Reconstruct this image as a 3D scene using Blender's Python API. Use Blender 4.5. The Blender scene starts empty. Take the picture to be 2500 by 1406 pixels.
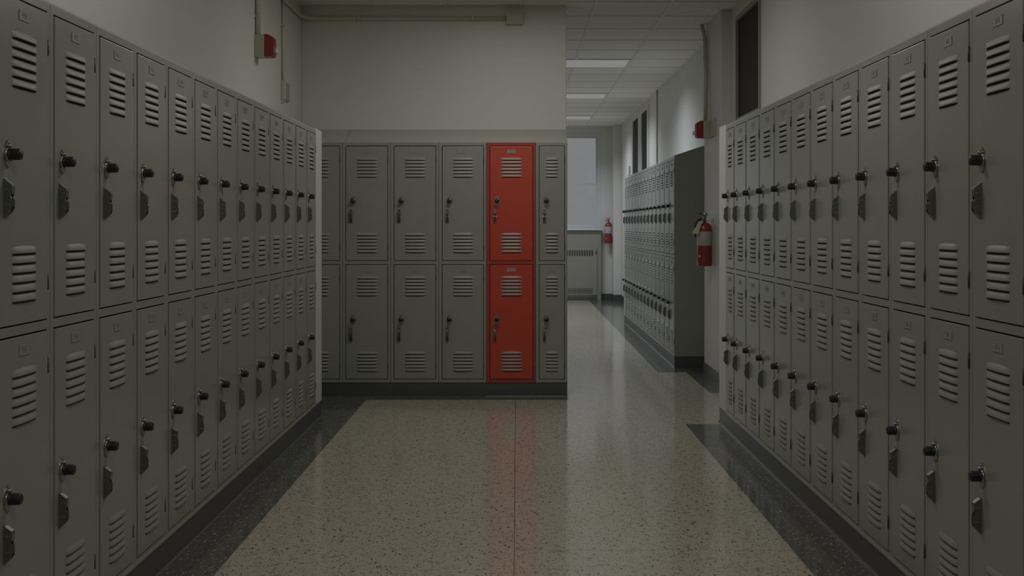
import bpy, bmesh, math, random
from mathutils import Vector, Matrix
random.seed(7)
S = bpy.context.scene
COL = S.collection
PI = math.pi

# ---------------------------------------------------------------- camera, world, exposure
FPX, W0, H0 = 2826.0, 2500.0, 1406.0
cam_d = bpy.data.cameras.new('camera'); cam = bpy.data.objects.new('camera', cam_d); COL.objects.link(cam)
cam_d.sensor_width = 36.0; cam_d.lens = 36.0 * FPX / W0
cam_d.shift_x = -(1262 - 1250) / W0
cam_d.shift_y = -(703 - 551) / W0
cam_d.clip_start = 0.05; cam_d.clip_end = 100
cam.location = (0, 0, 1.30); cam.rotation_euler = (PI / 2, 0, 0)
S.camera = cam
S.view_settings.view_transform = 'Standard'; S.view_settings.look = 'None'
S.view_settings.gamma = 1; S.view_settings.exposure = 0.08; S.view_settings.use_curve_mapping = False
wd = bpy.data.worlds.new('overcast_daylight'); S.world = wd; wd.use_nodes = True
bgn = wd.node_tree.nodes['Background']; bgn.inputs[0].default_value = (0.99, 1.0, 1.02, 1); bgn.inputs[1].default_value = 0.228
S.cycles.max_bounces = 10; S.cycles.diffuse_bounces = 6; S.cycles.glossy_bounces = 5
S.cycles.caustics_reflective = False; S.cycles.caustics_refractive = False
S.cycles.sample_clamp_indirect = 3.0

NEAR_W, NEAR_C = (6.0, 10.5, 11.5, 14.5), (1.0, 0.982, 0.95)        # ceiling lights over the near corridor
FAR_W, FAR_C = (17.0, 21.0, 22.0), (0.91, 0.98, 1.13)          # ceiling lights of the far hallway
CEIL = 3.04

# ---------------------------------------------------------------- materials
def mat(name, col, rough=0.5, metal=0.0, spec=0.5, noise=0.0, nscale=6.0, bump=0.0, bscale=80.0, emit=None, es=1.0, coat=0.0):
    m = bpy.data.materials.new(name); m.use_nodes = True
    nt = m.node_tree; b = nt.nodes['Principled BSDF']
    b.inputs['Base Color'].default_value = (*col, 1); b.inputs['Roughness'].default_value = rough
    b.inputs['Metallic'].default_value = metal; b.inputs['Specular IOR Level'].default_value = spec
    b.inputs['Coat Weight'].default_value = coat; b.inputs['Coat Roughness'].default_value = 0.12
    if noise or bump:
        tc = nt.nodes.new('ShaderNodeTexCoord')
    if noise:
        n = nt.nodes.new('ShaderNodeTexNoise'); n.inputs['Scale'].default_value = nscale; n.inputs['Detail'].default_value = 4
        nt.links.new(tc.outputs['Object'], n.inputs['Vector'])
        r = nt.nodes.new('ShaderNodeMapRange'); r.inputs[1].default_value = 0.3; r.inputs[2].default_value = 0.7
        r.inputs[3].default_value = 1 - noise; r.inputs[4].default_value = 1 + noise
        nt.links.new(n.outputs['Fac'], r.inputs[0])
        v = nt.nodes.new('ShaderNodeVectorMath'); v.operation = 'SCALE'; v.inputs[0].default_value = col
        nt.links.new(r.outputs[0], v.inputs['Scale']); nt.links.new(v.outputs[0], b.inputs['Base Color'])
    if bump:
        n2 = nt.nodes.new('ShaderNodeTexNoise'); n2.inputs['Scale'].default_value = bscale; n2.inputs['Detail'].default_value = 2
        nt.links.new(tc.outputs['Object'], n2.inputs['Vector'])
        bp = nt.nodes.new('ShaderNodeBump'); bp.inputs['Strength'].default_value = bump; bp.inputs['Distance'].default_value = 0.002
        nt.links.new(n2.outputs['Fac'], bp.inputs['Height']); nt.links.new(bp.outputs[0], b.inputs['Normal'])
    if emit:
        b.inputs['Emission Color'].default_value = (*emit, 1); b.inputs['Emission Strength'].default_value = es
    return m

M_GREY = mat('grey_locker_paint', (0.275, 0.287, 0.252), 0.24, noise=0.03, nscale=5, bump=0.05, bscale=30)
M_RED = mat('red_locker_paint', (0.50, 0.062, 0.036), 0.27, noise=0.03, nscale=5)
M_REDFR = mat('dull_red_frame_paint', (0.36, 0.050, 0.035), 0.42, noise=0.03, nscale=5)
M_PINK = mat('faded_red_louver_paint', (0.36, 0.20, 0.17), 0.4)
M_GREYL = mat('grey_louver_paint', (0.275, 0.287, 0.252), 0.46, noise=0.03, nscale=5)
M_SLOT = mat('locker_inside_shade', (0.02, 0.02, 0.018), 0.8)  # dark colour stands in for shade inside louver slots and door gaps
M_PLATE = mat('number_plate_metal', (0.30, 0.295, 0.265), 0.45)
M_DIGIT = mat('worn_digits', (0.24, 0.24, 0.215), 0.5)
M_CHROME = mat('worn_chrome', (0.33, 0.33, 0.30), 0.3, metal=0.9)
M_LATCH = mat('latch_steel', (0.22, 0.23, 0.21), 0.33, metal=0.8)
M_BLACK = mat('black_plastic', (0.014, 0.015, 0.014), 0.4)
M_HINGE = mat('hinge_steel', (0.05, 0.05, 0.045), 0.5, metal=0.3)
M_WALL = mat('cream_wall_paint', (0.61, 0.60, 0.56), 0.42, noise=0.02, nscale=2, bump=0.15, bscale=60)
M_TRIM = mat('cream_trim_paint', (0.61, 0.60, 0.55), 0.42)
M_TOPP = mat('sloped_top_paint', (0.42, 0.42, 0.36), 0.4)
M_CEIL = mat('ceiling_tile', (0.78, 0.77, 0.71), 0.8, noise=0.04, nscale=25)
M_BAR = mat('white_ceiling_bar', (0.68, 0.67, 0.62), 0.5)
M_SEAM = mat('ceiling_seam_bar', (0.42, 0.41, 0.36), 0.6)
M_BASE = mat('black_rubber_base', (0.080, 0.087, 0.082), 0.32)
M_STEEL = mat('bright_edge_strip', (0.5, 0.52, 0.52), 0.3, metal=0.8)
M_BOX = mat('beige_box_paint', (0.47, 0.46, 0.36), 0.45)
M_COND = mat('painted_conduit', (0.50, 0.48, 0.39), 0.42)
M_ALARM = mat('alarm_red_plastic', (0.27, 0.026, 0.022), 0.35)
M_LENS = mat('strobe_lens', (0.55, 0.55, 0.5), 0.2)
M_EXT = mat('extinguisher_red', (0.26, 0.022, 0.018), 0.25, coat=0.5)
M_TAG = mat('cream_paper_tag', (0.55, 0.54, 0.38), 0.7)
M_FRAME = mat('grey_green_window_frame', (0.25, 0.25, 0.22), 0.4)
M_WFRAME = mat('pale_window_frame', (0.56, 0.58, 0.58), 0.4)
M_DARKGL = mat('dark_transom_glass', (0.024, 0.022, 0.015), 0.5, spec=0.08)
M_DIFF = mat('light_diffuser', (0.5, 0.5, 0.5), 0.6, emit=(1, 1, 1), es=0.115)
M_RAD = mat('radiator_cover_paint', (0.26, 0.255, 0.21), 0.45)
M_GRILL = mat('dark_grille', (0.06, 0.06, 0.05), 0.6)
M_DOORP = mat('brown_door', (0.16, 0.11, 0.07), 0.45)
M_MARK = mat('dark_print', (0.10, 0.10, 0.09), 0.6)

def label_mat():
    m = mat('extinguisher_label', (0.42, 0.41, 0.38), 0.35)
    nt = m.node_tree; b = nt.nodes['Principled BSDF']
    tc = nt.nodes.new('ShaderNodeTexCoord'); mp = nt.nodes.new('ShaderNodeMapping'); mp.inputs['Scale'].default_value = (150, 150, 330)
    nt.links.new(tc.outputs['Object'], mp.inputs[0])
    n = nt.nodes.new('ShaderNodeTexNoise'); n.inputs['Scale'].default_value = 1; nt.links.new(mp.outputs[0], n.inputs['Vector'])
    r = nt.nodes.new('ShaderNodeValToRGB'); r.color_ramp.elements[0].position = 0.40; r.color_ramp.elements[0].color = (0.27, 0.27, 0.25, 1)
    r.color_ramp.elements[1].position = 0.5; r.color_ramp.elements[1].color = (0.42, 0.41, 0.38, 1)
    nt.links.new(n.outputs['Fac'], r.inputs[0]); nt.links.new(r.outputs[0], b.inputs['Base Color'])
    return m
M_LABEL = label_mat()

def glass_mat():
    m = bpy.data.materials.new('window_glass'); m.use_nodes = True; nt = m.node_tree; nt.nodes.clear()
    o = nt.nodes.new('ShaderNodeOutputMaterial'); t = nt.nodes.new('ShaderNodeBsdfTransparent'); t.inputs[0].default_value = (0.93, 0.94, 0.95, 1)
    g = nt.nodes.new('ShaderNodeBsdfGlossy'); g.inputs['Roughness'].default_value = 0.05
    mx = nt.nodes.new('ShaderNodeMixShader'); mx.inputs[0].default_value = 0.05
    nt.links.new(t.outputs[0], mx.inputs[1]); nt.links.new(g.outputs[0], mx.inputs[2]); nt.links.new(mx.outputs[0], o.inputs[0])
    return m
M_GLASS = glass_mat()

def terrazzo(name, base, base2, layers, rough, worm=None):
    """layers: (scale, stretch, threshold, density, colour)"""
    m = bpy.data.materials.new(name); m.use_nodes = True; nt = m.node_tree; b = nt.nodes['Principled BSDF']
    L = nt.links.new
    tc = nt.nodes.new('ShaderNodeTexCoord')
    nz = nt.nodes.new('ShaderNodeTexNoise'); nz.inputs['Scale'].default_value = 1.2; nz.inputs['Detail'].default_value = 5
    L(tc.outputs['Object'], nz.inputs['Vector'])
    mx = nt.nodes.new('ShaderNodeMix'); mx.data_type = 'RGBA'; mx.inputs['A'].default_value = (*base, 1); mx.inputs['B'].default_value = (*base2, 1)
    L(nz.outputs['Fac'], mx.inputs['Factor'])
    prev = mx.outputs['Result']
    wr = nt.nodes.new('ShaderNodeTexNoise'); wr.inputs['Scale'].default_value = 55; wr.inputs['Detail'].default_value = 1
    L(tc.outputs['Object'], wr.inputs['Vector'])
    off = nt.nodes.new('ShaderNodeVectorMath'); off.operation = 'MULTIPLY_ADD'
    off.inputs[1].default_value = (0.011, 0.011, 0); L(wr.outputs['Color'], off.inputs[0]); L(tc.outputs['Object'], off.inputs[2])
    for i, (sc, stretch, thr, dens, c) in enumerate(layers):
        mp = nt.nodes.new('ShaderNodeMapping'); mp.inputs['Scale'].default_value = (sc, sc * stretch, sc); mp.inputs['Rotation'].default_value = (0, 0, 0.15 + i * 0.35); mp.inputs['Location'].default_value = (i * 3.3, i * 1.7, 0)
        L(off.outputs[0], mp.inputs[0])
        v = nt.nodes.new('ShaderNodeTexVoronoi'); v.inputs['Scale'].default_value = 1.0; L(mp.outputs[0], v.inputs['Vector'])
        sep = nt.nodes.new('ShaderNodeSeparateColor'); L(v.outputs['Color'], sep.inputs[0])
        sz = nt.nodes.new('ShaderNodeMath'); sz.operation = 'MULTIPLY'; sz.inputs[1].default_value = thr; L(sep.outputs[1], sz.inputs[0])
        lt = nt.nodes.new('ShaderNodeMath'); lt.operation = 'LESS_THAN'; L(v.outputs['Distance'], lt.inputs[0]); L(sz.outputs[0], lt.inputs[1])
        dn = nt.nodes.new('ShaderNodeMath'); dn.operation = 'LESS_THAN'; dn.inputs[1].default_value = dens; L(sep.outputs[0], dn.inputs[0])
        mu = nt.nodes.new('ShaderNodeMath'); mu.operation = 'MULTIPLY'; L(lt.outputs[0], mu.inputs[0]); L(dn.outputs[0], mu.inputs[1])
        m2 = nt.nodes.new('ShaderNodeMix'); m2.data_type = 'RGBA'; L(prev, m2.inputs['A']); m2.inputs['B'].default_value = (*c, 1); L(mu.outputs[0], m2.inputs['Factor'])
        prev = m2.outputs['Result']
    if worm:
        mp = nt.nodes.new('ShaderNodeMapping'); mp.inputs['Scale'].default_value = (42, 26, 42); L(tc.outputs['Object'], mp.inputs[0])
        n = nt.nodes.new('ShaderNodeTexNoise'); n.inputs['Scale'].default_value = 1.0; n.inputs['Detail'].default_value = 2.5; L(mp.outputs[0], n.inputs['Vector'])
        rp = nt.nodes.new('ShaderNodeValToRGB'); e = rp.color_ramp.elements
        e[0].position = 0.470; e[0].color = (0, 0, 0, 1); e[1].position = 0.5; e[1].color = (1, 1, 1, 1)
        x = e.new(0.530); x.color = (0, 0, 0, 1); L(n.outputs['Fac'], rp.inputs[0])
        n4 = nt.nodes.new('ShaderNodeTexNoise'); n4.inputs['Scale'].default_value = 28; n4.inputs['Detail'].default_value = 1; L(tc.outputs['Object'], n4.inputs['Vector'])
        rp2 = nt.nodes.new('ShaderNodeValToRGB'); rp2.color_ramp.elements[0].position = 0.47; rp2.color_ramp.elements[1].position = 0.56; L(n4.outputs['Fac'], rp2.inputs[0])
        mm = nt.nodes.new('ShaderNodeMath'); mm.operation = 'MULTIPLY'; L(rp.outputs[0], mm.inputs[0]); L(rp2.outputs[0], mm.inputs[1])
        m3 = nt.nodes.new('ShaderNodeMix'); m3.data_type = 'RGBA'; L(prev, m3.inputs['A']); m3.inputs['B'].default_value = (*worm, 1); L(mm.outputs[0], m3.inputs['Factor'])
        prev = m3.outputs['Result']
    L(prev, b.inputs['Base Color'])
    b.inputs['Roughness'].default_value = rough; b.inputs['IOR'].default_value = 1.9
    n3 = nt.nodes.new('ShaderNodeTexNoise'); n3.inputs['Scale'].default_value = 3.0; L(tc.outputs['Object'], n3.inputs['Vector'])
    bp = nt.nodes.new('ShaderNodeBump'); bp.inputs['Strength'].default_value = 0.04; bp.inputs['Distance'].default_value = 0.01
    L(n3.outputs['Fac'], bp.inputs['Height']); L(bp.outputs[0], b.inputs['Normal'])
    return m
M_TERR = terrazzo('beige_terrazzo', (0.46, 0.42, 0.335), (0.54, 0.495, 0.40),
                  [(170, 0.6, 0.50, 0.40, (0.30, 0.27, 0.20)), (110, 0.7, 0.45, 0.20, (0.56, 0.53, 0.43)), (125, 0.60, 0.50, 0.20, (0.13, 0.115, 0.075)), (92, 0.55, 0.50, 0.13, (0.045, 0.04, 0.026))], 0.11, worm=(0.12, 0.105, 0.07))
M_TERRD = terrazzo('dark_terrazzo', (0.085, 0.088, 0.078), (0.115, 0.115, 0.10),
                   [(150, 0.6, 0.5, 0.45, (0.17, 0.17, 0.15)), (105, 0.60, 0.50, 0.36, (0.36, 0.36, 0.32)), (150, 0.7, 0.45, 0.35, (0.03, 0.03, 0.027))], 0.11)
M_JOINT = mat('floor_joint', (0.10, 0.09, 0.06), 0.4)

# ---------------------------------------------------------------- mesh helpers
def box(bm, x0, x1, y0, y1, z0, z1, mi=0, bev=0.0):
    r = bmesh.ops.create_cube(bm, size=1)
    vs = r['verts']
    for v in vs:
        v.co = Vector((x0 + (v.co.x + .5) * (x1 - x0), y0 + (v.co.y + .5) * (y1 - y0), z0 + (v.co.z + .5) * (z1 - z0)))
    fs = list({f for v in vs for f in v.link_faces})
    for f in fs: f.material_index = mi
    if bev:
        es = list({e for v in vs for e in v.link_edges})
        rr = bmesh.ops.bevel(bm, geom=es, offset=bev, segments=2, profile=0.5, affect='EDGES')
        for f in rr['faces']: f.material_index = mi

def frame(bm, a0, a1, t, n0, n1, z0, z1, axis='x', bot=None, top=None, t2=None):
    """rectangular frame in the plane across axis n (mitre-free, no overlapping faces)"""
    bot = t if bot is None else bot; top = t if top is None else top; t2 = t if t2 is None else t2
    for (p0, p1, q0, q1) in ((a0, a0 + t, z0, z1), (a1 - t2, a1, z0, z1), (a0 + t, a1 - t2, z0, z0 + bot), (a0 + t, a1 - t2, z1 - top, z1)):
        if q1 - q0 < 1e-5: continue
        if axis == 'x': box(bm, p0, p1, n0, n1, q0, q1)
        else: box(bm, n0, n1, p0, p1, q0, q1)

def prism(bm, pts, axis, a, b, mi=0):
    """pts: outline in the two other axes, extruded from a to b along axis"""
    def P(p, t):
        if axis == 'x': return Vector((t, p[0], p[1]))
        if axis == 'y': return Vector((p[0], t, p[1]))
        return Vector((p[0], p[1], t))
    A = [bm.verts.new(P(p, a)) for p in pts]; B = [bm.verts.new(P(p, b)) for p in pts]
    n = len(pts); fs = [bm.faces.new(A[::-1]), bm.faces.new(B)]
    for i in range(n): fs.append(bm.faces.new((A[i], A[(i + 1) % n], B[(i + 1) % n], B[i])))
    for f in fs: f.material_index = mi
    bmesh.ops.recalc_face_normals(bm, faces=fs)

def lathe(bm, prof, n=24, mi=0, mtx=Matrix()):
    """prof: (r, z) pairs round the local z axis"""
    rings = []
    for r, z in prof:
        if r < 1e-6: rings.append([bm.verts.new(mtx @ Vector((0, 0, z)))])
        else: rings.append([bm.verts.new(mtx @ Vector((r * math.cos(2 * PI * i / n), r * math.sin(2 * PI * i / n), z))) for i in range(n)])
    fs = []
    for a, b in zip(rings, rings[1:]):
        for i in range(n):
            j = (i + 1) % n
            if len(a) == 1 and len(b) == 1: continue
            if len(a) == 1: fs.append(bm.faces.new((a[0], b[i], b[j])))
            elif len(b) == 1: fs.append(bm.faces.new((a[i], a[j], b[0])))
            else: fs.append(bm.faces.new((a[i], a[j], b[j], b[i])))
    for f in fs: f.material_index = mi; f.smooth = True
    bmesh.ops.recalc_face_normals(bm, faces=fs)

def tube(bm, pts, r, n=12, mi=0):
    pts = [Vector(p) for p in pts]; rings = []
    for i, p in enumerate(pts):
        d = (pts[min(i + 1, len(pts) - 1)] - pts[max(i - 1, 0)]).normalized()
        up = Vector((0, 0, 1)) if abs(d.z) < 0.9 else Vector((0, 1, 0))
        u = d.cross(up).normalized(); v = d.cross(u)
        rings.append([bm.verts.new(p + r * (math.cos(2 * PI * k / n) * u + math.sin(2 * PI * k / n) * v)) for k in range(n)])
    fs = [bm.faces.new(rings[0]), bm.faces.new(rings[-1][::-1])]
    for a, b in zip(rings, rings[1:]):
        for k in range(n):
            f = bm.faces.new((a[k], a[(k + 1) % n], b[(k + 1) % n], b[k])); f.smooth = True; fs.append(f)
    for f in fs: f.material_index = mi
    bmesh.ops.recalc_face_normals(bm, faces=fs)

def tomesh(name, bm, mats):
    me = bpy.data.meshes.new(name); bm.to_mesh(me); bm.free()
    for m in (mats if isinstance(mats, (list, tuple)) else [mats]): me.materials.append(m)
    return me
def obj(name, data, parent=None, loc=(0, 0, 0)):
    o = bpy.data.objects.new(name, data); COL.objects.link(o); o.location = loc
    if parent: o.parent = parent
    return o
def mobj(name, bm, mats, parent=None, loc=(0, 0, 0)): return obj(name, tomesh(name, bm, mats), parent, loc)
def tag(o, label, cat, group=None):
    o['label'] = label; o['category'] = cat
    if group: o['group'] = group
    return o
def empty(name, loc, rz=0.0):
    o = bpy.data.objects.new(name, None); COL.objects.link(o); o.location = loc; o.rotation_euler = (0, 0, rz); o.empty_display_size = 0.1
    return o
def struct(name, bm, mats, loc=(0, 0, 0)):
    o = mobj(name, bm, mats, None, loc); o['kind'] = 'structure'; return o

# ---------------------------------------------------------------- room shell
LW, RW, HW = -1.70, 1.72, 1.80      # left wall, right wall, far hallway wall
LF, RF = -1.339, 1.335              # locker fronts left and right
YB = 8.83                           # locker fronts of the end wall
YWB = 9.15
YEND = 20.30
BASEH = 0.105
HXL = -0.55

# floor: one slab, its cells take beige, dark or joint material
bm = bmesh.new()
xs = [-1.75, -1.127, -0.0125, -0.0085, 0.39, 1.105, 1.25, 1.50, 1.95]
ys = [-3.1, 4.6385, 4.6415, 6.5885, 6.5915, 7.59, 8.644, 8.83, 9.0, 10.256, 10.262, 13.3, 13.303, 16.3, 16.303, 19.55, 20.6]
def cell(x, y):
    if y < 8.83 and x < -1.127: return 1
    if 8.644 < y < 8.83 and x < 0.39: return 1
    if x > 1.105 and y < 7.59: return 1
    if x > 1.50 and 9.0 < y < 10.26: return 1
    if x > 1.25 and y > 10.262: return 1
    if -0.0125 < x < -0.0085 and y < 8.644: return 2
    if x < 1.105 and (10.256 < y < 10.262 or 13.3 < y < 13.303 or 16.3 < y < 16.303): return 2
    if x < 1.105 and x > -0.01 and (4.6385 < y < 4.6415 or 6.5885 < y < 6.5915): return 2
    return 0
V = [[bm.verts.new((x, y, 0)) for y in ys] for x in xs]
for i in range(len(xs) - 1):
    for j in range(len(ys) - 1):
        f = bm.faces.new((V[i][j], V[i + 1][j], V[i + 1][j + 1], V[i][j + 1])); f.material_index = cell((xs[i] + xs[i + 1]) / 2, (ys[j] + ys[j + 1]) / 2)
box(bm, -1.75, 1.95, -3.1, 20.6, -0.12, -0.002)
struct('floor', bm, [M_TERR, M_TERRD, M_JOINT])

bm = bmesh.new(); box(bm, -1.9, 2.0, -3.1, 20.6, CEIL, CEIL + 0.1); struct('ceiling', bm, M_CEIL)
bm = bmesh.new()
for k in range(-3, 4):
    x = 0.03 + 0.588 * k
    if LW < x < HW:
        y0, y1 = (-3.0 if x < RW else 10.2), (YEND if x > HXL else YWB)
        cuts = [c for c in ((-1.8, 1.28, 4.38, 7.48) if k == 0 else (12.385, 15.49, 18.59) if k == 1 else ())]
        for c in cuts:
            box(bm, x - 0.011, x + 0.011, y0, c - 0.31, CEIL - 0.008, CEIL + 0.001); y0 = c + 0.31
        box(bm, x - 0.011, x + 0.011, y0, y1, CEIL - 0.008, CEIL + 0.001)
y = 12.08 - 0.6187 * 24
struct('trim_1', bm, M_BAR)
bm = bmesh.new()
while y < YEND:
    box(bm, LW, HW, y - 0.007, y + 0.005, CEIL - 0.0018, CEIL + 0.001); y += 0.6187
struct('trim_2', bm, M_SEAM)

bm = bmesh.new(); box(bm, LW - 0.15, LW, -3.0, YWB + 0.2, 0, CEIL); struct('wall_left', bm, M_WALL)
# near right wall with the opening of a door that carries a transom
bm = bmesh.new()
DY0, DY1, DZ = 8.16, 9.06, 2.93
box(bm, RW, RW + 0.15, -3.0, DY0, 0, CEIL); box(bm, RW, RW + 0.15, DY1, 9.32, 0, CEIL); box(bm, RW, RW + 0.15, DY0, DY1, DZ, CEIL)
struct('wall_right', bm, M_WALL)
bm = bmesh.new(); box(bm, 1.643, RW + 0.15, 9.32, 10.15, 0, CEIL, bev=0.006); struct('wall_pier', bm, M_WALL)
bm = bmesh.new()
ty = [(15.86, 16.60), (17.03, 17.82)]; tz0, tz1 = 2.08, 2.90
box(bm, HW, HW + 0.15, 10.15, 15.78, 0, CEIL); box(bm, HW, HW + 0.15, 17.90, YEND + 0.2, 0, CEIL)
box(bm, HW, HW + 0.15, 15.78, 17.90, 0, tz0 - 0.03); box(bm, HW, HW + 0.15, 15.78, 17.90, tz1 + 0.03, CEIL)
struct('wall_hallway_right', bm, M_WALL)
bm = bmesh.new(); box(bm, LW, 0.39, YWB, YWB + 0.2, 0, CEIL, bev=0.004); struct('wall_back', bm, M_WALL)
bm = bmesh.new(); box(bm, HXL - 0.15, HXL, YWB + 0.2, YEND + 0.2, 0, CEIL); struct('wall_hallway_left', bm, M_WALL)
bm = bmesh.new(); box(bm, LW, RW, -3.15, -3.0, 0, CEIL); struct('wall_front', bm, M_WALL)
# far wall with window opening, and a pier to its right
WX0, WX1, WZ0, WZ1 = -0.22, 1.47, 1.25, 2.93
bm = bmesh.new()
box(bm, HXL, WX0, YEND, YEND + 0.2, 0, CEIL); box(bm, WX1, HW, YEND, YEND + 0.2, 0, CEIL)
box(bm, WX0, WX1, YEND, YEND + 0.2, 0, WZ0); box(bm, WX0, WX1, YEND, YEND + 0.2, WZ1, CEIL)
struct('wall_far', bm, M_WALL)
bm = bmesh.new(); box(bm, 1.665, HW, 19.96, YEND, 0, CEIL, bev=0.006); struct('wall_far_pier', bm, M_WALL)

# far window
bm = bmesh.new(); f0, f1 = YEND + 0.02, YEND + 0.09
frame(bm, WX0, WX1, 0.05, f0, f1, WZ0, WZ1, bot=0.035, top=0.07, t2=0.06)
win = struct('window_1', bm, M_WFRAME)
bm = bmesh.new()
frame(bm, WX0 + 0.051, WX1 - 0.061, 0.03, f0 + 0.008, f0 + 0.034, WZ0 + 0.036, 2.050, bot=0.03, top=0.040)
frame(bm, WX0 + 0.051, WX1 - 0.061, 0.022, f0 + 0.036, f0 + 0.062, 2.015, WZ1 - 0.071, bot=0.03, top=0.02)
mobj('window_sash', bm, M_WFRAME, win)
bm = bmesh.new(); box(bm, WX0 + 0.06, WX1 - 0.07, f0 + 0.064, f0 + 0.067, WZ0 + 0.04, WZ1 - 0.08); mobj('window_pane', bm, M_GLASS, win)
bm = bmesh.new(); box(bm, WX0 - 0.03, WX1 + 0.01, YEND - 0.20, YEND + 0.02, WZ0 - 0.03, WZ0, bev=0.004); mobj('window_sill', bm, M_WFRAME, win)

# near right door with transom (window_2, door_1)
bm = bmesh.new(); TZ = 2.135; fx0, fx1 = RW - 0.012, RW + 0.06
frame(bm, DY0, DY1, 0.035, fx0, fx1, 0, DZ, axis='y', bot=0.0, top=0.035); box(bm, fx0, fx1, DY0 + 0.035, DY1 - 0.035, TZ - 0.05, TZ)
win = struct('window_2', bm, M_FRAME)
bm = bmesh.new(); box(bm, RW + 0.008, RW + 0.014, DY0 + 0.03, DY1 - 0.03, TZ - 0.02, DZ - 0.03); mobj('window_pane', bm, M_DARKGL, win)
bm = bmesh.new(); box(bm, RW + 0.02, RW + 0.05, DY0 + 0.035, DY1 - 0.035, 0.005, TZ - 0.05); dr = struct('door_1', bm, M_DOORP)
bm = bmesh.new(); box(bm, RW + 0.058, RW + 0.13, DY0, DY1, 0, DZ); struct('wall_behind_door', bm, M_BLACK)

# far transoms
bm = bmesh.new(); fx0, fx1 = HW - 0.02, HW + 0.06
frame(bm, 15.74, 17.94, 0.12, fx0, fx1, tz0 - 0.05, tz1 + 0.05, axis='y', bot=0.05, top=0.05); box(bm, fx0, fx1, 16.60, 17.03, tz0, tz1)
win = struct('window_3', bm, M_TRIM)
bm = bmesh.new()
for a, b in ty: box(bm, HW - 0.006, HW + 0.001, a - 0.01, b + 0.01, tz0 - 0.01, tz1 + 0.01)
mobj('window_pane', bm, M_DARKGL, win)

# baseboards
def bb(name, boxes):
    bm = bmesh.new()
    for b in boxes: box(bm, *b)
    return struct(name, bm, M_BASE)
bb('baseboard_left', [(LW, LW + 0.008, 8.0, YB, 0, BASEH)])
bb('baseboard_right', [(RW - 0.008, RW, 7.7, DY0, 0, BASEH), (RW - 0.008, RW, DY1, 9.32, 0, BASEH), (1.635, RW, 9.312, 9.32, 0, BASEH), (1.635, 1.643, 9.312, 10.15, 0, BASEH)])
bb('baseboard_hallway', [(HW - 0.008, HW, 10.15, 19.96, 0, BASEH)])
bb('baseboard_far', [(1.657, HW, 19.952, 19.96, 0, 0.11), (1.657, 1.665, 19.96, YEND, 0, 0.11), (1.475, 1.665, YEND - 0.008, YEND, 0, 0.11)])
bb('baseboard_hallway_left', [(HXL, HXL + 0.008, YWB + 0.2, YEND, 0, BASEH)])

# ---------------------------------------------------------------- locker
H = 1.83
DT = {'upper': H - 0.0295, 'lower': H - 0.9335}; DH = 0.8695
def louvers(bm, xc, zt, n, w=0.158, pitch=0.0257, hh=0.0168, p=0.0072, mi=0):
    N = 14
    for k in range(n):
        z0 = zt - k * pitch
        rows = []
        for (t, q) in ((0, 0), (0.25, 0.42), (0.6, 0.85), (0.9, 1.0), (1.0, 0.96)):
            row = []
            for i in range(N + 1):
                u = -1 + 2 * i / N
                s = (1 - abs(u) ** 5)
                row.append(bm.verts.new((xc + u * w / 2, -0.003 - p * q * s - 0.0002, z0 + 0.003 * (1 - u * u) * (1 - t) - t * hh)))
            rows.append(row)
        for a, b in zip(rows, rows[1:]):
            for i in range(N):
                f = bm.faces.new((a[i], b[i], b[i + 1], a[i + 1])); f.smooth = True; f.material_index = mi
        # slot under the hood: closed dark faces stand in for the shade inside
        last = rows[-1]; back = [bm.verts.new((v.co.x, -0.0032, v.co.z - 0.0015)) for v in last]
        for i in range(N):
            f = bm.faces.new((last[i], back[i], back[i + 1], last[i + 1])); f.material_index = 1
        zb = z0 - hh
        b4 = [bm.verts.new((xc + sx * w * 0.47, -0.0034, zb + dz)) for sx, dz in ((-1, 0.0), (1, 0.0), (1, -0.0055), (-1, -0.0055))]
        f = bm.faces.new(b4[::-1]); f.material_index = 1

CACHE = {}
def get(key, fn):
    if key not in CACHE: CACHE[key] = fn()
    return CACHE[key]

def body_mesh(W, D, red):
    bm = bmesh.new(); w = W - 0.0022
    x0, x1 = 0.0011, 0.0011 + w
    box(bm, x0, x1, 0.016, D, 0, H, 0)
    b = 0.0009
    box(bm, x0, 0.024, 0, 0.0165, 0, H, 0, b); box(bm, W - 0.020, x1, 0, 0.0165, 0, H, 0, b)
    box(bm, 0.023, W - 0.019, 0.0, 0.0165, H - 0.0245, H, 0, b)
    box(bm, 0.023, W - 0.019, 0.0, 0.0165, H - 0.929, H - 0.903, 0, b)
    box(bm, 0.023, W - 0.019, 0.0, 0.0165, 0, H - 1.807, 0, b)
    box(bm, 0.023, W - 0.019, 0.0145, 0.0162, 0.02, H - 0.02, 1)  # dark sheet behind the doors, standing in for shade in their gaps
    box(bm, x0, x1, -0.006, 0.002, 0, 0.010, 0, b)      # lip at the foot
    return tomesh('locker_body', bm, [M_REDFR if red else M_GREY, M_SLOT])

def door_mesh(W, which, red):
    bm = bmesh.new()
    xa, xb = 0.0285, W - 0.0240
    r = bmesh.ops.create_cube(bm, size=1)
    for v in r['verts']: v.co = Vector((xa + (v.co.x + .5) * (xb - xa), -0.003 + (v.co.y + .5) * 0.013, -DH + (v.co.z + .5) * DH))
    fe = [e for e in bm.edges if all(v.co.y < 0 for v in e.verts)]
    bmesh.ops.bevel(bm, geom=fe, offset=0.0022, segments=2, profile=0.6, affect='EDGES')
    xc = (xa + xb) / 2; w = min(0.158, (xb - xa) * 0.5)
    m = 2
    louvers(bm, xc, -0.088, 6 if which == 'upper' else 6, w=w, mi=m)
    louvers(bm, xc, -0.663, 6, w=w, mi=m)
    return tomesh('locker_door', bm, [M_RED if red else M_GREY, M_SLOT, M_PINK if red else M_GREYL])

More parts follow.
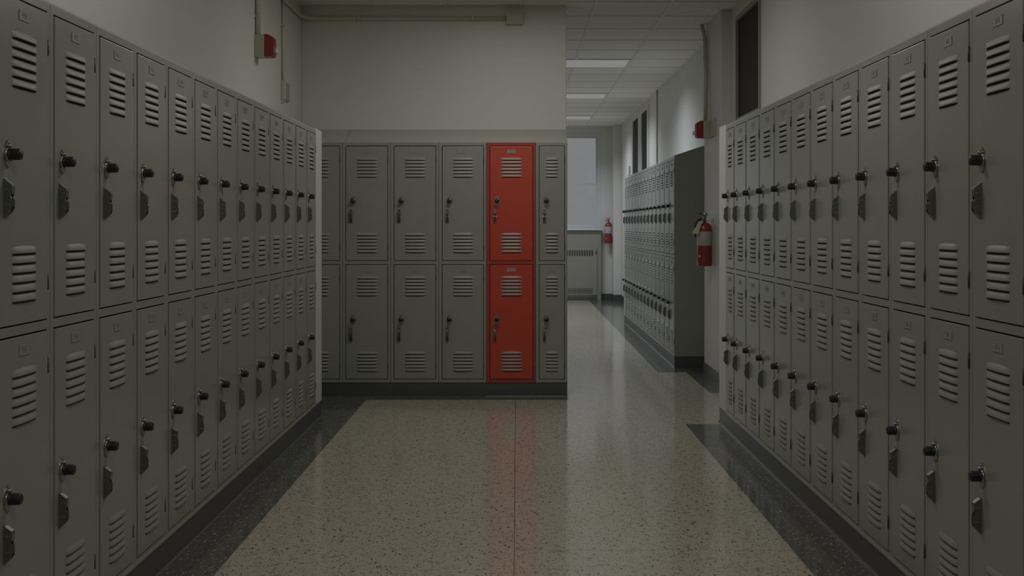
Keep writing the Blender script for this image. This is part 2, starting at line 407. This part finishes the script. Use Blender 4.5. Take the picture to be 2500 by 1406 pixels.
def lockplate_mesh():
    bm = bmesh.new(); n = 28; pts = []
    for i in range(n):
        a = 2 * PI * i / n; c, s = math.cos(a), math.sin(a)
        rx = 0.0245 * (1 - 0.18 * abs(s) ** 2)
        pts.append((rx * c * (1.0 if s < 0 else 1 - 0.25 * s), 0.036 * s if s < 0 else 0.038 * s))
    prism(bm, pts, 'y', -0.003, 0.0006)
    lathe(bm, [(0.0190, 0), (0.0185, 0.0028), (0.0165, 0.0042), (0.0, 0.0042)], 24, mtx=Matrix.Translation((0, -0.002, 0)) @ Matrix.Rotation(PI / 2, 4, 'X'))
    for z in (0.031, -0.030): lathe(bm, [(0.0030, 0), (0.0028, 0.0015), (0, 0.0022)], 10, mtx=Matrix.Translation((0, -0.003, z)) @ Matrix.Rotation(PI / 2, 4, 'X'))
    lathe(bm, [(0.0048, 0), (0.0045, 0.008), (0, 0.009)], 12, mtx=Matrix.Translation((-0.002, -0.003, 0.022)) @ Matrix.Rotation(PI / 2, 4, 'X'))
    return tomesh('lock_plate', bm, M_CHROME)
def dial_mesh():
    bm = bmesh.new()
    lathe(bm, [(0.0165, 0), (0.0165, 0.004), (0.0150, 0.006), (0.0158, 0.010), (0.0152, 0.028), (0.0135, 0.031), (0, 0.0315)], 28, mtx=Matrix.Rotation(PI / 2, 4, 'X'))
    for v in bm.verts:
        r = math.hypot(v.co.x, v.co.z)
        if 0.0145 < r < 0.0160 and v.co.y < -0.008:
            a = round(math.atan2(v.co.z, v.co.x) / (2 * PI / 28))
            if a % 2: v.co.x *= 0.94; v.co.z *= 0.94
    return tomesh('lock_dial', bm, M_BLACK)
def handle_mesh():
    bm = bmesh.new()
    box(bm, -0.0105, 0.0105, -0.003, 0.0006, -0.052, 0.052, 0, 0.001)
    prof = [(-0.002, 0.050), (-0.021, 0.036), (-0.0225, 0.030), (-0.0215, 0.012), (-0.019, 0.004), (-0.0225, -0.004), (-0.0225, -0.026), (-0.017, -0.036), (-0.002, -0.050)]
    for a, b in ((-0.0095, -0.0065), (0.0065, 0.0095)): prism(bm, prof, 'x', a, b)
    prism(bm, [(-0.002, 0.050), (-0.021, 0.036), (-0.0225, 0.030), (-0.0215, 0.010), (-0.017, 0.010), (-0.014, 0.030), (-0.002, 0.040)], 'x', -0.007, 0.007)
    for z in (0.022, -0.018):
        for y in (-0.008, -0.015):
            for sx in (-1, 1): lathe(bm, [(0.0022, 0), (0.0019, 0.0010), (0, 0.0014)], 8, mi=1, mtx=Matrix.Translation((sx * 0.0095, y, z)) @ Matrix.Rotation(sx * PI / 2, 4, 'Y'))
    prism(bm, [(-0.017, -0.034), (-0.002, -0.049), (-0.002, -0.040), (-0.012, -0.030)], 'x', -0.007, 0.007)
    return tomesh('latch_handle', bm, [M_LATCH, M_CHROME])
def lift_mesh():
    bm = bmesh.new()
    box(bm, -0.0062, 0.0062, -0.0235, -0.010, -0.024, 0.000, 0, 0.0015)
    return tomesh('latch_lift', bm, [M_HINGE])
def hinge_mesh():
    bm = bmesh.new(); tube(bm, [(0, 0, -0.0225), (0, 0, 0.0225)], 0.0036, 10); box(bm, -0.0015, 0.0035, 0, 0.003, -0.0225, 0.0225)
    return tomesh('hinge', bm, M_HINGE)

def text_mesh(s, size):
    cu = bpy.data.curves.new('t', 'FONT'); cu.body = s; cu.size = size; cu.align_x = 'CENTER'; cu.align_y = 'CENTER'; cu.extrude = 0.0006; cu.resolution_u = 2
    o = bpy.data.objects.new('t', cu); COL.objects.link(o)
    bpy.context.view_layer.update()
    me = bpy.data.meshes.new_from_object(o.evaluated_get(bpy.context.evaluated_depsgraph_get()))
    COL.objects.unlink(o); bpy.data.objects.remove(o); bpy.data.curves.remove(cu)
    return me
def plate_mesh(num, red):
    bm = bmesh.new()
    w, h = 0.033, 0.0135
    box(bm, -w, w, -0.0016, 0.0006, -h, h, 0, 0.0008)
    # raised rim
    for (a, b, c, d) in ((-w, w, h - 0.003, h), (-w, w, -h, -h + 0.003), (-w, -w + 0.003, -h + 0.003, h - 0.003), (w - 0.003, w, -h + 0.003, h - 0.003)): box(bm, a, b, -0.0023, -0.001, c, d, 0)
    tm = CACHE.setdefault('txt' + num, text_mesh(num, 0.021))
    n0 = len(bm.verts)
    bm.from_mesh(tm); bm.verts.ensure_lookup_table()
    for v in bm.verts[n0:]:
        x, y, z = v.co; v.co = Vector((x * 1.1, -0.0016 - z - 0.0002, y))
    for f in bm.faces:
        if f.verts[0].index >= n0 or f.verts[0].co.y < -0.0043: pass
    bm.verts.index_update()
    for f in bm.faces:
        if all(v.index >= n0 for v in f.verts): f.material_index = 1
    return tomesh('number_plate', bm, [M_PLATE, M_DIGIT])

def locker(x, y, rz, W, D, label, group, num, red=False, plates=True):
    root = empty('school_locker', (x, y, BASEH), rz)
    tag(root, label, 'locker', group)
    obj('locker_body', get(('b', W, D, red), lambda: body_mesh(W, D, red)), root)
    for n, which in ((num, 'upper'), (num + 1, 'lower')):
        d = obj('locker_door', get(('d', W, which, red), lambda: door_mesh(W, which, red)), root, (0, 0, DT[which]))
        obj('lock_plate', get('lp', lockplate_mesh), d, (0.081, -0.003, -0.418))
        obj('lock_dial', get('ld', dial_mesh), d, (0.081, -0.0085, -0.418))
        obj('latch_handle', get('lh', handle_mesh), d, (0.066, -0.003, -0.533))
        obj('latch_lift', get('ll', lift_mesh), d, (0.066, -0.003, -0.533))
        for z in (-0.098, -DH + 0.105): obj('hinge', get('hg', hinge_mesh), d, (W - 0.0216, -0.0015, z))
        if plates:
            obj('number_plate', get(('np', n), lambda: plate_mesh(str(n), red)), d, ((0.0272 + W - 0.0232) / 2, -0.003, -0.038))
    return root

ORD = ['first', 'second', 'third', 'fourth', 'fifth', 'sixth', 'seventh', 'eighth', 'ninth', 'tenth', 'eleventh', 'twelfth', 'thirteenth', 'fourteenth']
# left row: k = -1 is the nearest one in view
P = 0.366
for k in range(-3, 12):
    y0 = 3.32 + P * k
    if k < -1: lab = 'grey locker of the left row outside the frame, %s' % ('just before the first in view' if k == -2 else 'nearest of all')
    elif k == 11: lab = 'grey two-tier locker of the left row, farthest one, against the cream end post'
    elif k == 4: lab = 'grey two-tier locker in the left row, sixth from the picture edge, with a reddish reflection'
    else: lab = 'grey two-tier locker in the left row, %s from the picture edge' % ORD[k + 1]
    locker(LF, y0, PI / 2, P, 0.355, lab, 'grey lockers of the left row', 950 + 2 * k + 2)
# right row, nearest first; the farthest is narrower
edges = [3.393 + 0.370 * k for k in range(-3, 11)] + [7.39]
for i in range(len(edges) - 1):
    k = i - 3; w = round(edges[i + 1] - edges[i], 4)
    if k < -1: lab = 'grey locker of the right row outside the frame, %s' % ('just before the first in view' if k == -2 else 'nearest of all')
    elif k == 10: lab = 'narrow grey two-tier locker ending the right row against the cream post'
    else: lab = 'grey two-tier locker in the right row, %s from the picture edge' % ORD[k + 1]
    locker(RF, edges[i + 1], -PI / 2, w, 0.38, lab, 'grey lockers of the right row', 203 + 2 * i - 4)
# end wall
ex = [-1.699, -1.331, -0.9635, -0.5965, -0.2327, 0.1437, 0.386]
labs = ['grey two-tier locker on the end wall, half hidden behind the cream end post',
        'grey two-tier locker on the end wall, three places left of the red one',
        'grey two-tier locker on the end wall, two places left of the red one',
        'grey two-tier locker on the end wall, directly left of the red one',
        'bright red two-tier locker standing among the grey ones on the end wall',
        'narrow grey two-tier locker right of the red one, at the hallway corner']
for i in range(6):
    locker(ex[i], YB, 0, round(ex[i + 1] - ex[i], 4), 0.305, labs[i], None if i == 4 else 'grey lockers on the end wall', 401 + 2 * i, red=(i == 4))
# far row along the hallway
FX = 1.443; FP = 0.351; FY0 = 10.60
for i in range(14):
    y0 = FY0 + FP * i
    if i == 0: lab = 'locker at the near end of the hallway row, beside the dark side panel'
    elif i == 13: lab = 'farthest locker of the hallway row, near the window'
    else: lab = 'pale reflecting locker in the hallway row, %s counted from the dark side panel' % ORD[i]
    locker(FX, y0 + FP, -PI / 2, FP, 0.35, lab, 'lockers of the far hallway row', 600 + 2 * i)

# sloped tops, plinths and end pieces
def sloped(name, xf, xb, ya, yb, axis, label):
    """front line xf, back line xb; rises from H to H+.12"""
    bm = bmesh.new(); zb = BASEH + H
    prism(bm, [(xf, zb), (xf, zb + 0.006), (xb, zb + 0.125), (xb, zb)], 'y' if axis == 'y' else 'x', ya, yb)
    o = mobj(name, bm, M_TOPP); tag(o, label, 'locker top', None); return o
sloped('sloped_locker_top', LF - 0.001, LW + 0.001, 2.25, 7.93, 'y', 'thin grey sloping metal top over the left row of lockers')
sloped('sloped_locker_top', RF + 0.001, RW - 0.001, 2.3, 7.63, 'y', 'thin grey sloping metal top over the right row of lockers')
sloped('sloped_locker_top', YB + 0.001, YWB - 0.001, LW + 0.002, -1.313, 'x', 'short grey-beige sloping top piece over end wall lockers beside the left corner')
sloped('sloped_locker_top', YB + 0.001, YWB - 0.001, -1.310, 0.386, 'x', 'long grey-beige sloping top piece over end wall lockers including the red one')
sloped('sloped_locker_top', FX + 0.001, HW - 0.001, FY0 - 0.012, FY0 + 14 * FP + 0.06, 'y', 'pale sloping metal top over the hallway row of lockers')
bm = bmesh.new(); zb = BASEH + H
prism(bm, [(FX - 0.002, BASEH), (FX - 0.002, zb + 0.008), (HW, zb + 0.127), (HW, BASEH)], 'y', FY0 - 0.016, FY0 - 0.013)
o = mobj('locker_side_panel', bm, M_GREY); tag(o, 'tall dark grey-green metal side panel closing the near end of the hallway lockers', 'panel')

bm = bmesh.new(); box(bm, LF - 0.03, LF + 0.002, 7.712, 7.93, BASEH, zb + 0.012, bev=0.004); box(bm, LW, LF, 7.90, 7.93, BASEH, zb + 0.012); struct('trim_3', bm, M_TRIM)
bm = bmesh.new(); box(bm, RF - 0.002, RF + 0.03, 7.392, 7.63, BASEH, zb + 0.012, bev=0.004); box(bm, RF, RW, 7.60, 7.63, BASEH, zb + 0.012); struct('trim_4', bm, M_TRIM)
bm = bmesh.new(); box(bm, FX - 0.002, FX + 0.03, FY0 + 14 * FP, FY0 + 14 * FP + 0.06, BASEH, zb + 0.008); struct('trim_5', bm, M_TRIM)

def plinth(name, boxes): return bb(name, boxes)
plinth('baseboard_left_row', [(LW, LF + 0.001, 2.25, 7.93, 0, BASEH - 0.001)])
plinth('baseboard_right_row', [(RF - 0.001, RW, 2.3, 7.63, 0, BASEH - 0.001)])
plinth('baseboard_end_row', [(LW, 0.384, YB - 0.002, YWB, 0, BASEH - 0.001)])
plinth('baseboard_hallway_row', [(FX - 0.001, HW, FY0 - 0.012, FY0 + 14 * FP + 0.06, 0, BASEH - 0.001)])
bm = bmesh.new()
box(bm, RF - 0.007, RF, 2.3, 7.635, 0.0, 0.007); box(bm, -0.24, 0.386, YB - 0.006, YB - 0.002, 0, 0.004); box(bm, FX - 0.007, FX, FY0 - 0.012, FY0 + 14 * FP, 0, 0.007)
box(bm, RF - 0.008, RF + 0.001, 7.631, 7.637, 0, 0.012); box(bm, LF, LF + 0.004, 2.3, 7.93, 0, 0.003)
struct('trim_6', bm, M_STEEL)

# ---------------------------------------------------------------- ceiling lights
def troffer(yc, xc, label, group, watts, col, spread, w=1.154, l=0.61):
    t = empty('ceiling_light', (xc, yc, CEIL)); tag(t, label, 'ceiling light', group)
    bm = bmesh.new(); a, b = w / 2, l / 2
    for q in ((-a, a, -b, -b + 0.018), (-a, a, b - 0.018, b), (-a, -a + 0.018, -b + 0.018, b - 0.018), (a - 0.018, a, -b + 0.018, b - 0.018)): box(bm, *q, -0.009, 0.0)
    mobj('light_frame', bm, M_BAR, t)
    bm = bmesh.new(); box(bm, -a + 0.018, a - 0.018, -b + 0.018, b - 0.018, -0.006, -0.001); mobj('diffuser', bm, M_DIFF, t)
    L = bpy.data.lights.new('lamp_light', 'AREA'); L.shape = 'RECTANGLE'; L.size = w - 0.08; L.size_y = l - 0.08; L.energy = watts; L.color = col; L.spread = math.radians(spread)
    lo = bpy.data.objects.new('lamp_light', L); COL.objects.link(lo); lo.parent = t; lo.location = (0, 0, -0.018)
for i, (yc, lab) in enumerate(((-1.8, 'rectangular ceiling light behind the camera'), (1.28, 'rectangular ceiling light overhead near the camera'), (4.38, 'rectangular ceiling light over the middle of the near corridor'), (7.48, 'rectangular ceiling light over the end of the near corridor'))):
    troffer(yc, 0.03, lab, 'near ceiling lights', NEAR_W[i], NEAR_C, 180)
for i, (yc, lab) in enumerate(((12.385, 'white glowing ceiling panel, largest and nearest of the three in the hallway'), (15.49, 'white glowing ceiling panel in the hallway, middle of the three'), (18.59, 'white glowing ceiling panel closest to the far window, smallest of three'))):
    troffer(yc, 0.618, lab, 'hallway ceiling lights', FAR_W[i], FAR_C, 144)

# ---------------------------------------------------------------- alarms, conduits, switch
def alarm(x, y, z, side, label):
    """side=+1: on the left wall, pointing to +x"""
    t = empty('fire_alarm_strobe', (x, y, z), 0 if side > 0 else PI); tag(t, label, 'fire alarm')
    bm = bmesh.new(); box(bm, 0, 0.062, -0.055, 0.055, -0.072, 0.072, bev=0.004); mobj('back_box', bm, M_BOX, t)
    bm = bmesh.new(); prism(bm, [(0.060, -0.070), (0.060, 0.074), (0.082, 0.074), (0.116, 0.058), (0.120, 0.048), (0.120, -0.060), (0.108, -0.070)], 'y', -0.052, 0.052)
    bmesh.ops.bevel(bm, geom=list(bm.edges), offset=0.003, segments=2, affect='EDGES')
    for k in range(5): box(bm, 0.118, 0.1225, -0.03, 0.03, 0.002 + k * 0.009, 0.006 + k * 0.009)
    mobj('alarm_housing', bm, M_ALARM, t)
    bm = bmesh.new(); box(bm, 0.116, 0.142, -0.03, 0.03, -0.045, -0.012, bev=0.006); mobj('strobe_lens', bm, M_LENS, t)
    return t
alarm(LW, 7.55, 1.3 + 1.168, 1, 'red fire alarm with clear strobe on the left wall above the lockers')
alarm(1.643, 9.86, 1.3 + 0.817, -1, 'red fire alarm on the pier beside the hallway entrance, above the extinguisher')
# extension of the right alarm's box on the pier
bm = bmesh.new(); box(bm, 1.625, 1.643, 9.56, 9.80, 2.045, 2.19, bev=0.003)
tag(mobj('junction_cover', bm, M_BOX), 'flat beige cover plate on the pier beside the right-hand fire alarm', 'cover plate')

def conduit(label, pts, r, straps=()):
    t = empty('electrical_conduit', pts[0]); tag(t, label, 'conduit')
    o = Vector(pts[0]); bm = bmesh.new(); tube(bm, [Vector(p) - o for p in pts], r); mobj('pipe', bm, M_COND, t)
    for (x, y, z, ax) in straps:
        bm = bmesh.new()
        s = Vector((x, y, z)) - o
        if ax == 'z': box(bm, s.x - r * 1.3, s.x + r * 1.3, s.y - 0.022, s.y + 0.022, s.z - 0.008, s.z + 0.008, bev=0.002)
        else: box(bm, s.x - 0.008, s.x + 0.008, s.y - r * 1.3, s.y + r * 1.3, s.z - 0.022, s.z + 0.022, bev=0.002)
        mobj('pipe_strap', bm, M_COND, t)
    return t
zc = 2.935
conduit('cream conduit dropping from the ceiling to the fire alarm on the left wall', [(LW + 0.014, 7.52, CEIL), (LW + 0.014, 7.52, 2.54)], 0.0125, [(LW + 0.014, 7.52, 2.66, 'z')])
conduit('thinner second cream conduit just behind the one feeding the left fire alarm', [(LW + 0.009, 7.60, CEIL), (LW + 0.009, 7.60, 2.54)], 0.008)
conduit('slim cream conduit running down the left wall to the narrow switch near the corner', [(LW + 0.009, 8.36, CEIL), (LW + 0.009, 8.36, 2.35)], 0.009, [(LW + 0.009, 8.36, 2.75, 'z')])
bm = bmesh.new(); box(bm, LW, LW + 0.03, 8.335, 8.385, 2.21, 2.35, bev=0.004); prism(bm, [(LW, 2.21), (LW + 0.028, 2.21), (LW + 0.010, 2.185), (LW, 2.185)], 'y', 8.34, 8.38)
tag(mobj('conduit_box', bm, M_BOX), 'narrow cream box at the foot of the slim conduit on the left wall', 'electrical box')
bm = bmesh.new(); box(bm, LW, LW + 0.018, 8.49, 8.57, 2.215, 2.345, bev=0.003)
tag(mobj('wall_plate', bm, mat('tan_plate', (0.36, 0.34, 0.25), 0.5)), 'small tan plate on the left wall beside the narrow conduit box', 'wall plate')
pts = [(LW + 0.017, 5.0, zc), (LW + 0.017, 8.95, zc)]
for a in range(0, 91, 15):
    r = math.radians(a); pts.append((LW + 0.017 + 0.14 * (1 - math.cos(r)), YWB - 0.157 + 0.14 * math.sin(r), zc))
pts += [(-0.09, YWB - 0.017, zc)]
conduit('long cream conduit bending round the corner and along the end wall below the ceiling', pts, 0.0165, [(-1.25, YWB - 0.017, zc, 'x'), (-0.35, YWB - 0.017, zc, 'x')])
bm = bmesh.new(); box(bm, -0.083, 0.049, YWB - 0.055, YWB, 2.885, 2.972, bev=0.004)
t = mobj('junction_box', bm, M_BOX); tag(t, 'cream junction box high on the end wall at the end of the long conduit', 'junction box')
conduit('cream conduit running down the pier to the right-hand fire alarm', [(1.60, 10.02, CEIL), (1.622, 10.0, 2.93), (1.622, 9.93, 2.6), (1.612, 9.90, 2.19)], 0.0165, [(1.622, 9.96, 2.75, 'z')])
conduit('thin grey conduit on the hallway wall beyond the transoms side of the far lockers', [(HW - 0.011, 14.79, CEIL), (HW - 0.011, 14.79, 2.08)], 0.010)
bm = bmesh.new(); box(bm, HW - 0.03, HW, 18.35, 18.60, 2.10, 2.25, bev=0.004)
tag(mobj('wall_switch_box', bm, M_WFRAME), 'small pale box on the hallway wall between the dark transoms and the far pier', 'wall box')

# ---------------------------------------------------------------- fire extinguishers
def extinguisher(x, y, z, rz, label, tagcard):
    t = empty('fire_extinguisher', (x, y, z), rz); tag(t, label, 'fire extinguisher', 'fire extinguishers')
    R = 0.0635
    bm = bmesh.new(); prof = [(0, 0), (R - 0.006, 0), (R, 0.006), (R, 0.305)]
    for a in range(15, 91, 15):
        q = math.radians(a); prof.append((0.016 + (R - 0.016) * math.cos(q), 0.305 + 0.058 * math.sin(q)))
    prof += [(0.016, 0.385), (0, 0.385)]
    lathe(bm, prof, 36); mobj('cylinder', bm, M_EXT, t)
    bm = bmesh.new(); lathe(bm, [(R + 0.0008, 0.172), (R + 0.0012, 0.174), (R + 0.0012, 0.288), (R + 0.0008, 0.290)], 36); mobj('label_band', bm, M_LABEL, t)
    bm = bmesh.new()   # small pale arrow mark low on the cylinder
    pts = [(-0.0085, 0.098), (-0.0085, 0.070), (0.0125, 0.084)]
    vv = []
    for a, zz in pts:
        ang = math.radians(-138) + a / R
        vv.append((ang, zz))
    A = [bm.verts.new(((R + 0.0010) * math.cos(a), (R + 0.0010) * math.sin(a), zz)) for a, zz in vv]; B = [bm.verts.new(((R - 0.001) * math.cos(a), (R - 0.001) * math.sin(a), zz)) for a, zz in vv]
    bm.faces.new(A); bm.faces.new(B[::-1])
    for i in range(3): bm.faces.new((A[i], B[i], B[(i + 1) % 3], A[(i + 1) % 3]))
    bmesh.ops.recalc_face_normals(bm, faces=bm.faces); mobj('arrow_sticker', bm, M_TAG, t)
    bm = bmesh.new()
    lathe(bm, [(0.013, 0.385), (0.017, 0.388), (0.017, 0.405), (0.012, 0.412), (0.012, 0.425), (0, 0.425)], 20)
    lathe(bm, [(0, 0), (0.014, 0), (0.014, 0.012), (0, 0.014)], 20, mtx=Matrix.Translation((-0.012, -0.010, 0.402)) @ Matrix.Rotation(PI / 2, 4, 'X'))
    mobj('valve', bm, M_CHROME, t)
    bm = bmesh.new()   # lever and carrying handle
    prism(bm, [(0.012, 0.408), (-0.030, 0.398), (-0.062, 0.380), (-0.066, 0.386), (-0.032, 0.408), (0.010, 0.418)], 'y', -0.011, 0.011)
    prism(bm, [(0.014, 0.424), (-0.020, 0.440), (-0.050, 0.448), (-0.051, 0.442), (-0.022, 0.430), (0.008, 0.414)], 'y', -0.010, 0.010)
    mobj('lever', bm, M_HINGE, t)
    if tagcard:
        bm = bmesh.new(); tube(bm, [(-0.012, 0.0, 0.398), (-0.05, 0.015, 0.385), (-0.075, 0.02, 0.345), (-0.074, 0.02, 0.26), (-0.073, 0.02, 0.24)], 0.0065); mobj('hose', bm, M_BLACK, t)
    bm = bmesh.new(); lathe(bm, [(0, -0.006), (0.017, -0.006), (0.019, 0), (0.017, 0.006), (0, 0.007)], 20, mtx=Matrix.Translation((0.004, -0.014, 0.432)) @ Matrix.Rotation(PI / 2, 4, 'X')); mobj('pressure_gauge', bm, M_CHROME, t)
    bm = bmesh.new(); box(bm, 0.058, 0.0705, -0.018, 0.018, 0.12, 0.40); box(bm, 0.012, 0.0705, -0.012, 0.012, 0.375, 0.385); mobj('wall_bracket', bm, M_BOX, t)
    if tagcard:
        bm = bmesh.new(); prism(bm, [(-0.028, 0.372), (-0.055, 0.372), (-0.112, 0.282), (-0.108, 0.270), (-0.062, 0.270)], 'y', -0.062, -0.0605); tube(bm, [(-0.02, -0.02, 0.405), (-0.042, -0.0612, 0.368)], 0.0015, 6)
        mobj('inspection_tag', bm, M_TAG, t)
    return t
extinguisher(1.572, 9.70, 0.962, 0, 'red fire extinguisher with cream tag hanging on the pier beside the right lockers', True)
extinguisher(1.594, 20.15, 0.995, 0, 'small distant red fire extinguisher on the far pier beside the hallway window', False)

# ---------------------------------------------------------------- radiator cover under the far window
t = empty('radiator_cover', (0.62, 20.16, 0)); tag(t, 'beige-grey radiator cover with dark grilles under the far hallway window', 'radiator cover')
bm = bmesh.new(); box(bm, -0.86, 0.85, 0.0, 0.13, 0.0, 1.218, bev=0.004); mobj('cover_body', bm, M_RAD, t)
bm = bmesh.new(); box(bm, -0.80, 0.775, -0.018, 0.001, 0.09, 0.905, bev=0.004); mobj('front_panel', bm, M_RAD, t)
bm = bmesh.new()
for k in range(34): box(bm, -0.76 + k * 0.0435, -0.76 + k * 0.0435 + 0.030, -0.020, -0.016, 0.775, 0.875)
mobj('upper_grille', bm, M_GRILL, t)
bm = bmesh.new()
for k in range(60): box(bm, -0.76 + k * 0.0245, -0.76 + k * 0.0245 + 0.012, -0.020, -0.016, 0.115, 0.215)
mobj('lower_grille', bm, M_GRILL, t)
bm = bmesh.new(); box(bm, -0.86, 0.78, -0.006, 0.001, 0.0, 0.06); mobj('kick_strip', bm, M_BASE, t)
bm = bmesh.new(); box(bm, 0.755, 0.772, -0.026, -0.017, 0.80, 0.86, bev=0.003); mobj('panel_latch', bm, M_HINGE, t)
